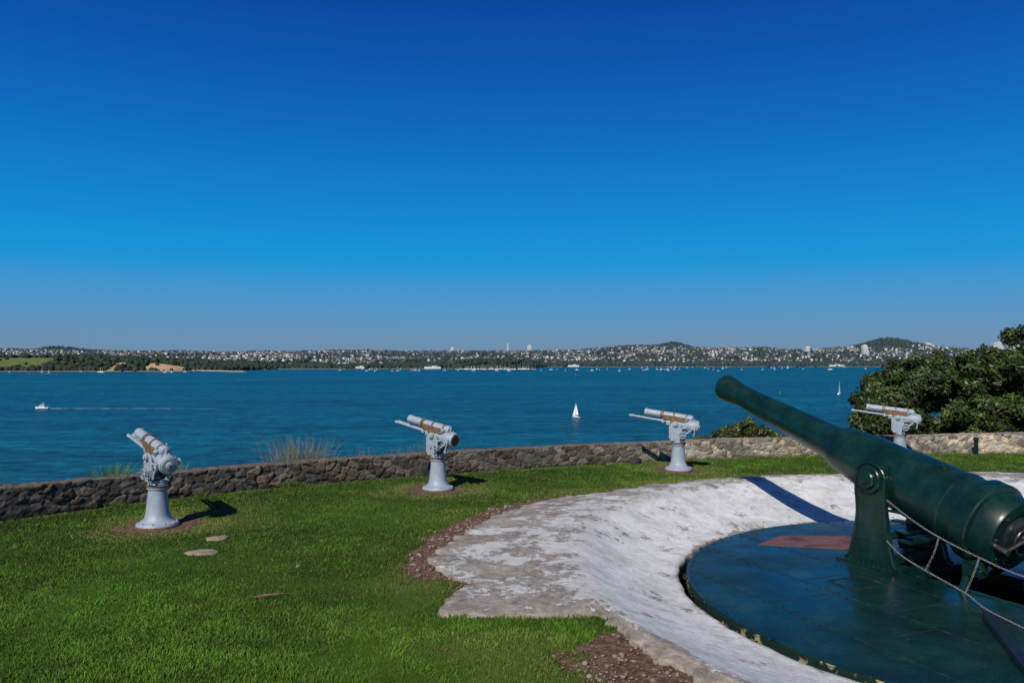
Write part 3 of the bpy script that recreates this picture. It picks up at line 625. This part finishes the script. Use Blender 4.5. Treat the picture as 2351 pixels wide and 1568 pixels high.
cc_=mixc(nt,1.0,c.outputs[0],c3.outputs[0],'MULTIPLY'); cc_=mixc(nt,1.0,cc_,c4.outputs[0],'MULTIPLY')  # ripple light and dark multiplied into the water colour
nt.links.new(cc_,b.inputs['Base Color']); b.inputs['Roughness'].default_value=.33; b.inputs['IOR'].default_value=1.33; b.inputs['Specular IOR Level'].default_value=.3
ad=madd(nt,n3.outputs[0],3.0,n1.outputs[0])
bump(nt,b,ad,1.0,1.4)
np_mesh('sea',[(-40000,-3000,SEA),(40000,-3000,SEA),(40000,45000,SEA),(-40000,45000,SEA)],[(0,1,2,3)],m)
foam=pmat('foam',(.75,.8,.82),(.05,.2,.28),.5,.8,lo=.42,hi=.6)
def wake(x0,x1,y0,y1,w0,w1,n_=60):
    V=[];F=[]
    for i in range(n_+1):
        t=i/n_; x_=x0+(x1-x0)*t; y_=y0+(y1-y0)*t; w_=(w0+(w1-w0)*t)*(.3+1.2*float(vnoise(t*25,x0)))
        V+=[(x_,y_-w_,SEA+.15),(x_,y_+w_,SEA+.15)]
        if i: F.append((2*i-2,2*i,2*i+1,2*i-1))
    np_mesh('boat_wake',V,F,foam)
# ------------------------------------------------------------------ boats
white=pmat('boat_white',(.8,.8,.8),(.7,.7,.7),1,.4); sail=pmat('sailcloth',(.82,.82,.8),(.75,.75,.74),.5,.8); glass=pmat('boat_glass',(.02,.03,.04),(.03,.04,.05),1,.15); alu=pmat('mast_alu',(.5,.5,.5),(.4,.4,.4),1,.4)
def hull(mb,L,Bw,Hh,z0=0):
    st=[(-.5,.75,.9),(-.3,.95,.9),(0,1,.92),(.2,.85,1.0),(.38,.5,1.1),(.5,.03,1.22)]; vs=[];fs=[]
    for (t,b_,h_) in st:
        for (yy,zz_) in ((-b_,h_),(-b_*.8,.15),(0,-.3),(b_*.8,.15),(b_,h_)): vs.append((t*L,yy*Bw/2,z0+zz_*Hh))
    for i in range(len(st)-1):
        for j in range(4): fs.append((i*5+j,(i+1)*5+j,(i+1)*5+j+1,i*5+j+1))
        fs.append((i*5+4,(i+1)*5+4,(i+1)*5,i*5))
    fs.append((0,1,2,3,4)); mb.add(vs,fs)
def sailboat(x,y,H_,rz,lean=0):
    e=empty('sailboat',(x,y,SEA),rz); e.rotation_euler=(lean,0,rz); L=H_*.72
    mb=MB(); hull(mb,L,L*.3,L*.11); mb.box((L*.0,0,L*.14),(L*.3,L*.16,L*.07)); mb.obj('hull',white,e,False)
    mb=MB(); mb.tube((L*.08,0,0),(L*.08,0,H_),.09,.05,8); mb.tube((L*.08,0,L*.24),(-L*.42,0,L*.24),.07,.05,8); mb.obj('mast',alu,e)
    for nm,A_,B_,Cc in (('mainsail',(L*.07,0,L*.27),(-L*.42,.3,L*.27),(L*.07,0,H_*.98)),('jib',(L*.48,0,L*.14),(L*.04,.5,L*.2),(L*.09,0,H_*.86))):
        n_=8; V=[];F=[]; A_,B_,Cc=map(np.array,(A_,B_,Cc))
        for i in range(n_+1):
            for j in range(n_+1):
                s_=i/n_; t_=j/n_; p=A_+(B_-A_)*t_*(1-s_)+(Cc-A_)*s_; p=p+np.array([0,L*.05*math.sin(math.pi*t_)*(1-s_)*1.0,0]); V.append(p)
        for i in range(n_):
            for j in range(n_): k=i*(n_+1)+j; F.append((k,k+1,k+n_+2,k+n_+1))
        np_mesh(nm,V,F,sail,None,True,e)
sailboat(43,542,10.0,2.2,.05); sailboat(362,889,14.5,1.0,.03)
e=empty('motorboat',(-372,636,SEA),math.pi)
mb=MB(); hull(mb,10.5,3.2,1.4); mb.obj('hull',white,e,False)
mb=MB(); mb.box((-.3,0,2.0),(4.6,2.4,1.5)); mb.box((-.6,0,3.45),(2.6,2.0,.12)); mb.tube((-.9,0,2.7),(-1.2,0,5.2),.05); mb.box((-1.2,0,4.0),(1.6,1.8,.1))
for a_ in (-1.8,.4):
    for b_ in (-.9,.9): mb.tube((a_,b_,2.7),(a_,b_,4.0),.05)
mb.obj('cabin',white,e,False,.05)
mb=MB(); mb.box((-.3,0,2.3),(4.63,2.43,.55)); mb.obj('windows',glass,e,False)
wake(-366,-270,636,635,1.6,.6); wake(-300,-230,633,632,.5,.3,30)
wake(-1215,-1130,2010,2020,5,2,20); wake(-498,-440,1460,1540,2,3.5,20)
e=empty('channel_buoy',(300,899,SEA)); mb=MB(); mb.lathe([(0,1),(.7,1),(.9,.5),(3,.35),(3.4,.6),(4.2,.1)],(0,0,0),(0,0,1),14); mb.obj('buoy_body',pmat('buoy_green',(.02,.3,.15),(.01,.2,.1),1,.5),e)
e=empty('channel_buoy',(145,1840,SEA)); mb=MB(); mb.lathe([(0,1.6),(1,1.6),(1.2,.8),(4.5,.5),(6,.1)],(0,0,0),(0,0,1),14); mb.obj('buoy_body',pmat('buoy_red',(.5,.03,.02),(.3,.03,.02),1,.5),e)
# ------------------------------------------------------------------ far shore
SX=[-6000,-1000,-890,-850,-500,0,90,150,1200,2400,4500]; SYv=[2250,2380,2480,2930,3000,2960,3100,3640,3700,3690,3400]
crX=np.array([-6000,-3184,-2900,-2300,-1800,-1300,-750,-200,340,600,870,1000,1150,1400,1950,2200,2600,2780,3190,6000]); crZ=np.array([104,102,94,85,82,83,84,86,92,103,110,112,106,100,98,102,104,98,98,98.])
def shore(x): return np.interp(x,SX,SYv)
def hz(x,y):
    s=y-shore(x); t=s/(5000-shore(x)); cr=np.interp(x,crX,crZ)-10
    z=2+(cr-2)*sst(0,1,t)**.8*np.clip(1-(t-1)*1.2,0,1)**(t>1)
    z=z+ (fbm(x,y,.004,3)-.5)*34*sst(.03,.3,t)*(1-.5*sst(.8,1,t))
    hl=sst(20,130,s)*(1-sst(500,1100,s))*sst(880,1150,-x)*(29+12*sst(1250,1450,-x)); z=np.maximum(z,hl)
    hl2=sst(10,120,s)*(1-sst(350,700,s))*np.exp(-((x+80)/190)**4)*26; z=np.maximum(z,hl2)
    z=z+45*np.exp(-((x-2330)/110)**2-((y-5000)/260)**2)+16*np.exp(-((x-2440)/70)**2-((y-5000)/260)**2)+24*np.exp(-((x-2230)/230)**2-((y-5000)/260)**2)+30*np.exp(-((x-1010)/75)**2-((y-5000)/200)**2)+27*np.exp(-((x-750)/220)**2-((y-5100)/200)**2)
    z=z+22*np.exp(-((x+2745)/95)**4-((y-4900)/120)**2)
    return SEA+np.where(s<0,-8+s*.0,z)
gx=np.linspace(-5200,5200,900); gy=np.linspace(2200,6200,300); X,Y=np.meshgrid(gx,gy); x=X.ravel();y=Y.ravel(); z=hz(x,y)
n=fbm(x,y,.012,4)[:,None]; c=np.array([.018,.036,.024])*(1-n)+np.array([.055,.075,.048])*n
s=y-shore(x); FIELD=lambda x,y,s:(x<-1400+60*(fbm(x,y,.01,2)-.5))&(s>55)&(s<420)&(fbm(x,y,.006,2)>.25)
CL=lambda x,y,s:(((x>-1122)&(x<-990))|((x>-1330)&(x<-1290))|((x>-1220)&(x<-1190)))&(s<110)&(fbm(x,y,.03,2)>.3)
c=np.where(FIELD(x,y,s)[:,None],np.array([.10,.125,.045])*(.7+.5*n),c)
c=np.where((CL(x,y,s)&(s>5))[:,None],np.array([.34,.24,.14])*(.6+.8*n),c)
beach=((s>-5)&(s<16))[:,None]; c=np.where(beach,np.array([.20,.18,.145]),c)
I=np.arange(len(gx)*len(gy)).reshape(len(gy),len(gx)); F=np.stack([I[:-1,:-1],I[:-1,1:],I[1:,1:],I[1:,:-1]],-1).reshape(-1,4)
np_mesh('distant_hills',np.stack([x,y,z],-1),F,attr_mat('far_land',.95,.02,.3,spec=.1),c,True)
def scat(n_,smin,smax):
    y_=rng.uniform(2300,5150,n_*3); x_=y_*rng.uniform(-.74,.74,n_*3); s_=y_-shore(x_); k=(s_>smin)&(s_<smax); return x_[k][:n_],y_[k][:n_],s_[k][:n_]
x,y,s=scat(44000,8,3000)
inf=(FIELD(x,y,s)&(rng.random(len(x))>.06))|(CL(x,y,s)&(rng.random(len(x))>.12)); near=((x<-880)&(s<700))|((np.abs(x+80)<220)&(s<500))|(s<330)|(np.hypot((x-2344)/220,(y-5000)/300)<1.2)|(np.hypot((x-1010)/150,(y-5000)/300)<1.1)
k=(~inf)&(near|(rng.random(len(x))<.8)&(fbm(x,y,.008,3,4)>.34)); x=x[k];y=y[k];s=s[k]
r_=rng.uniform(3.5,9.5,len(x))*(1+.25*((s<330)&(s>25))); P=np.stack([x,y,hz(x,y)+r_*.45],-1); V,F=scatter_blobs(P,np.stack([r_,r_,r_*.95],-1),.25)
t=rng.random(len(x))[:,None]; haze_mix=((y-2300)/3000)[:,None]; c=np.array([.011,.022,.014])*(1-t)+np.array([.036,.050,.024])*t; c=c*(1-.35*haze_mix)+np.array([.05,.08,.12])*(haze_mix*.55+.06)  # aerial haze painted into the tree colours, bluer with distance
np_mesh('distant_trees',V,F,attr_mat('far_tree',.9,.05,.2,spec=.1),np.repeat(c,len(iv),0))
x,y,s=scat(17000,120,2250)
k=~(((x<-880)&(s<800))|((np.abs(x+80)<240)&(s<480))|(np.hypot((x-2344)/230,(y-5000)/300)<1)|(np.hypot((x-1010)/140,(y-5000)/260)<1)); k&=(fbm(x,y,.006,3,44)>.46)|(rng.random(len(x))<.17); k&=rng.random(len(x))<np.clip((s-100)/550,.08,.85)
x=x[k];y=y[k]; n=len(x)
wx=rng.uniform(3,7,n);wyy=rng.uniform(3,7,n);hh=rng.uniform(3,6.5,n)*rng.choice([1,1,1,1,1,1.9],n); rh=rng.uniform(1,2.4,n); an=rng.normal(0,.6,n); z0=hz(x,y)
ca,sa=np.cos(an),np.sin(an); V=np.zeros((n,10,3))
for i,(a_,b_) in enumerate(((-1,-1),(1,-1),(1,1),(-1,1))):
    lx=a_*wx;ly=b_*wyy; V[:,i]=np.stack([x+lx*ca-ly*sa,y+lx*sa+ly*ca,z0-4],-1); V[:,i+4]=np.stack([x+lx*ca-ly*sa,y+lx*sa+ly*ca,z0+hh+3],-1)
for i,a_ in ((8,-.6),(9,.6)): V[:,i]=np.stack([x+a_*wx*ca,y+a_*wx*sa,z0+hh+3+rh],-1)
R=V[:,4:10].copy(); R[:,:4,2]+=.05
Fw=np.array([[0,1,5,4],[1,2,6,5],[2,3,7,6],[3,0,4,7]])
wc=rng.choice(8,n,p=[.26,.16,.14,.1,.12,.09,.07,.06]); WC=np.array([[.70,.70,.70],[.52,.52,.53],[.40,.36,.30],[.22,.22,.23],[.38,.32,.24],[.15,.13,.11],[.12,.14,.17],[.26,.15,.10]])
RC=np.array([[.10,.10,.11],[.16,.07,.05],[.22,.22,.24],[.42,.42,.44],[.06,.055,.055],[.12,.09,.08]])[rng.choice(6,n)]
haze_mix=((y-3000)/2500)[:,None].clip(0,1); wcc=WC[wc]*(1-.3*haze_mix)+np.array([.10,.15,.2])*haze_mix*.3; RC=RC*(1-.3*haze_mix)+np.array([.10,.15,.2])*haze_mix*.3  # painted haze: wall and roof colours fade to blue with distance
np_w=V[:,:8].reshape(-1,3); town=empty('distant_town_houses')
hm=attr_mat('house_paint',.8,.1,.15,spec=.2)
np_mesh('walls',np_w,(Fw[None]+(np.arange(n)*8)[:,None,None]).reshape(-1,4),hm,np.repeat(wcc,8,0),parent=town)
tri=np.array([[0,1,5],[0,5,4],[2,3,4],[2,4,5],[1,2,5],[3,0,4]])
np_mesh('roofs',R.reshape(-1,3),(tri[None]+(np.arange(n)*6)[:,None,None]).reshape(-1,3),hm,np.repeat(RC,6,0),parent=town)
bw=pmat('tower_white',(.6,.6,.6),(.5,.5,.5),.05,.7); bwin=pmat('tower_window',(.06,.08,.1),(.1,.12,.14),.05,.3)
def tower(name,x,y,w_,dp,h_,fl=3.4):
    z0=float(hz(np.array([x]),np.array([y]))[0])-3; e=empty(name,(x,y,z0)); mb=MB(); mb.box((0,0,h_/2),(w_,dp,h_)); mb.box((w_*.1,0,h_+1.5),(w_*.3,dp*.4,3)); mb.obj('walls',bw,e,False)
    mb=MB(); k=int(h_/fl)
    for i in range(1,k):
        for j in range(max(2,int(w_/6))):
            q_=max(2,int(w_/6)); xx=(-.5+(j+.5)/q_)*w_; mb.box((xx,-dp/2-.02,i*fl+.3),(w_/q_*.62,.2,1.5))
    if mb.v: mb.obj('windows',bwin,e,False)
tower('apartment_tower',1920,4370,28,20,52); tower('apartment_tower',105,4900,24,20,44); tower('radio_tower',-26,4900,9,9,54); tower('apartment_tower',-365,4900,20,18,32)
tower('hospital_building',2960,4900,62,30,48); tower('office_building',3060,4880,90,30,30); tower('apartment_tower',2060,4700,26,20,30); tower('office_building',2540,4920,50,25,30)
tower('office_building',1690,4600,24,20,40); tower('office_building',820,4500,50,20,12); tower('waterfront_shed',-295,2990,60,20,9,20); tower('waterfront_shed',-570,3015,34,16,9,20); tower('waterfront_shed',1500,3720,70,20,9,20); tower('waterfront_shed',280,3660,50,20,9,20)
e=empty('breakwater_pier'); mb=MB(); p0=Vector((-1000,2480,SEA+3.2));p1=Vector((-735,2210,SEA+3.2)); dd=p1-p0
mb.box((p0+p1)/2,(dd.length,9,2.2),Matrix.Rotation(math.atan2(dd.y,dd.x),3,'Z'))
for i in range(14):
    p=p0+dd*(i+.5)/14; mb.tube((p.x,p.y,SEA-2),(p.x,p.y,SEA+2.2),1.2,1.2,8)
mb.obj('deck',pmat('pier_concrete',(.5,.5,.48),(.4,.4,.38),.1,.9),e,False)
x=np.concatenate([rng.uniform(-560,700,60),rng.uniform(-200,60,90),rng.uniform(400,1500,28),rng.uniform(-1500,-900,12)]); y=np.concatenate([rng.uniform(2450,2900,60),rng.uniform(2820,2920,90),rng.uniform(2700,3500,28),rng.uniform(2200,2330,12)])
mb=MB(); mb2=MB()
for i,(a_,b_) in enumerate(zip(x,y)):
    L=rng.uniform(6,12); mb.M=Matrix.Translation((a_,b_,SEA))@Matrix.Rotation(rng.uniform(-.7,.7)+(math.pi if rng.random()<.5 else 0),4,'Z'); mb2.M=mb.M
    hull(mb,L,L*.3,L*.12); mb.box((0,0,L*.2),(L*.4,L*.2,L*.12))
    if rng.random()<.7: mb2.box((L*.05,0,L*.65),(.3,.3,L*1.15))
e=empty('moored_boats'); mb.M=Matrix.Identity(4); mb.obj('hulls',white,e,False); mb2.obj('masts',pmat('mast_white',(.7,.7,.7),(.5,.5,.5),1,.5),e,False)
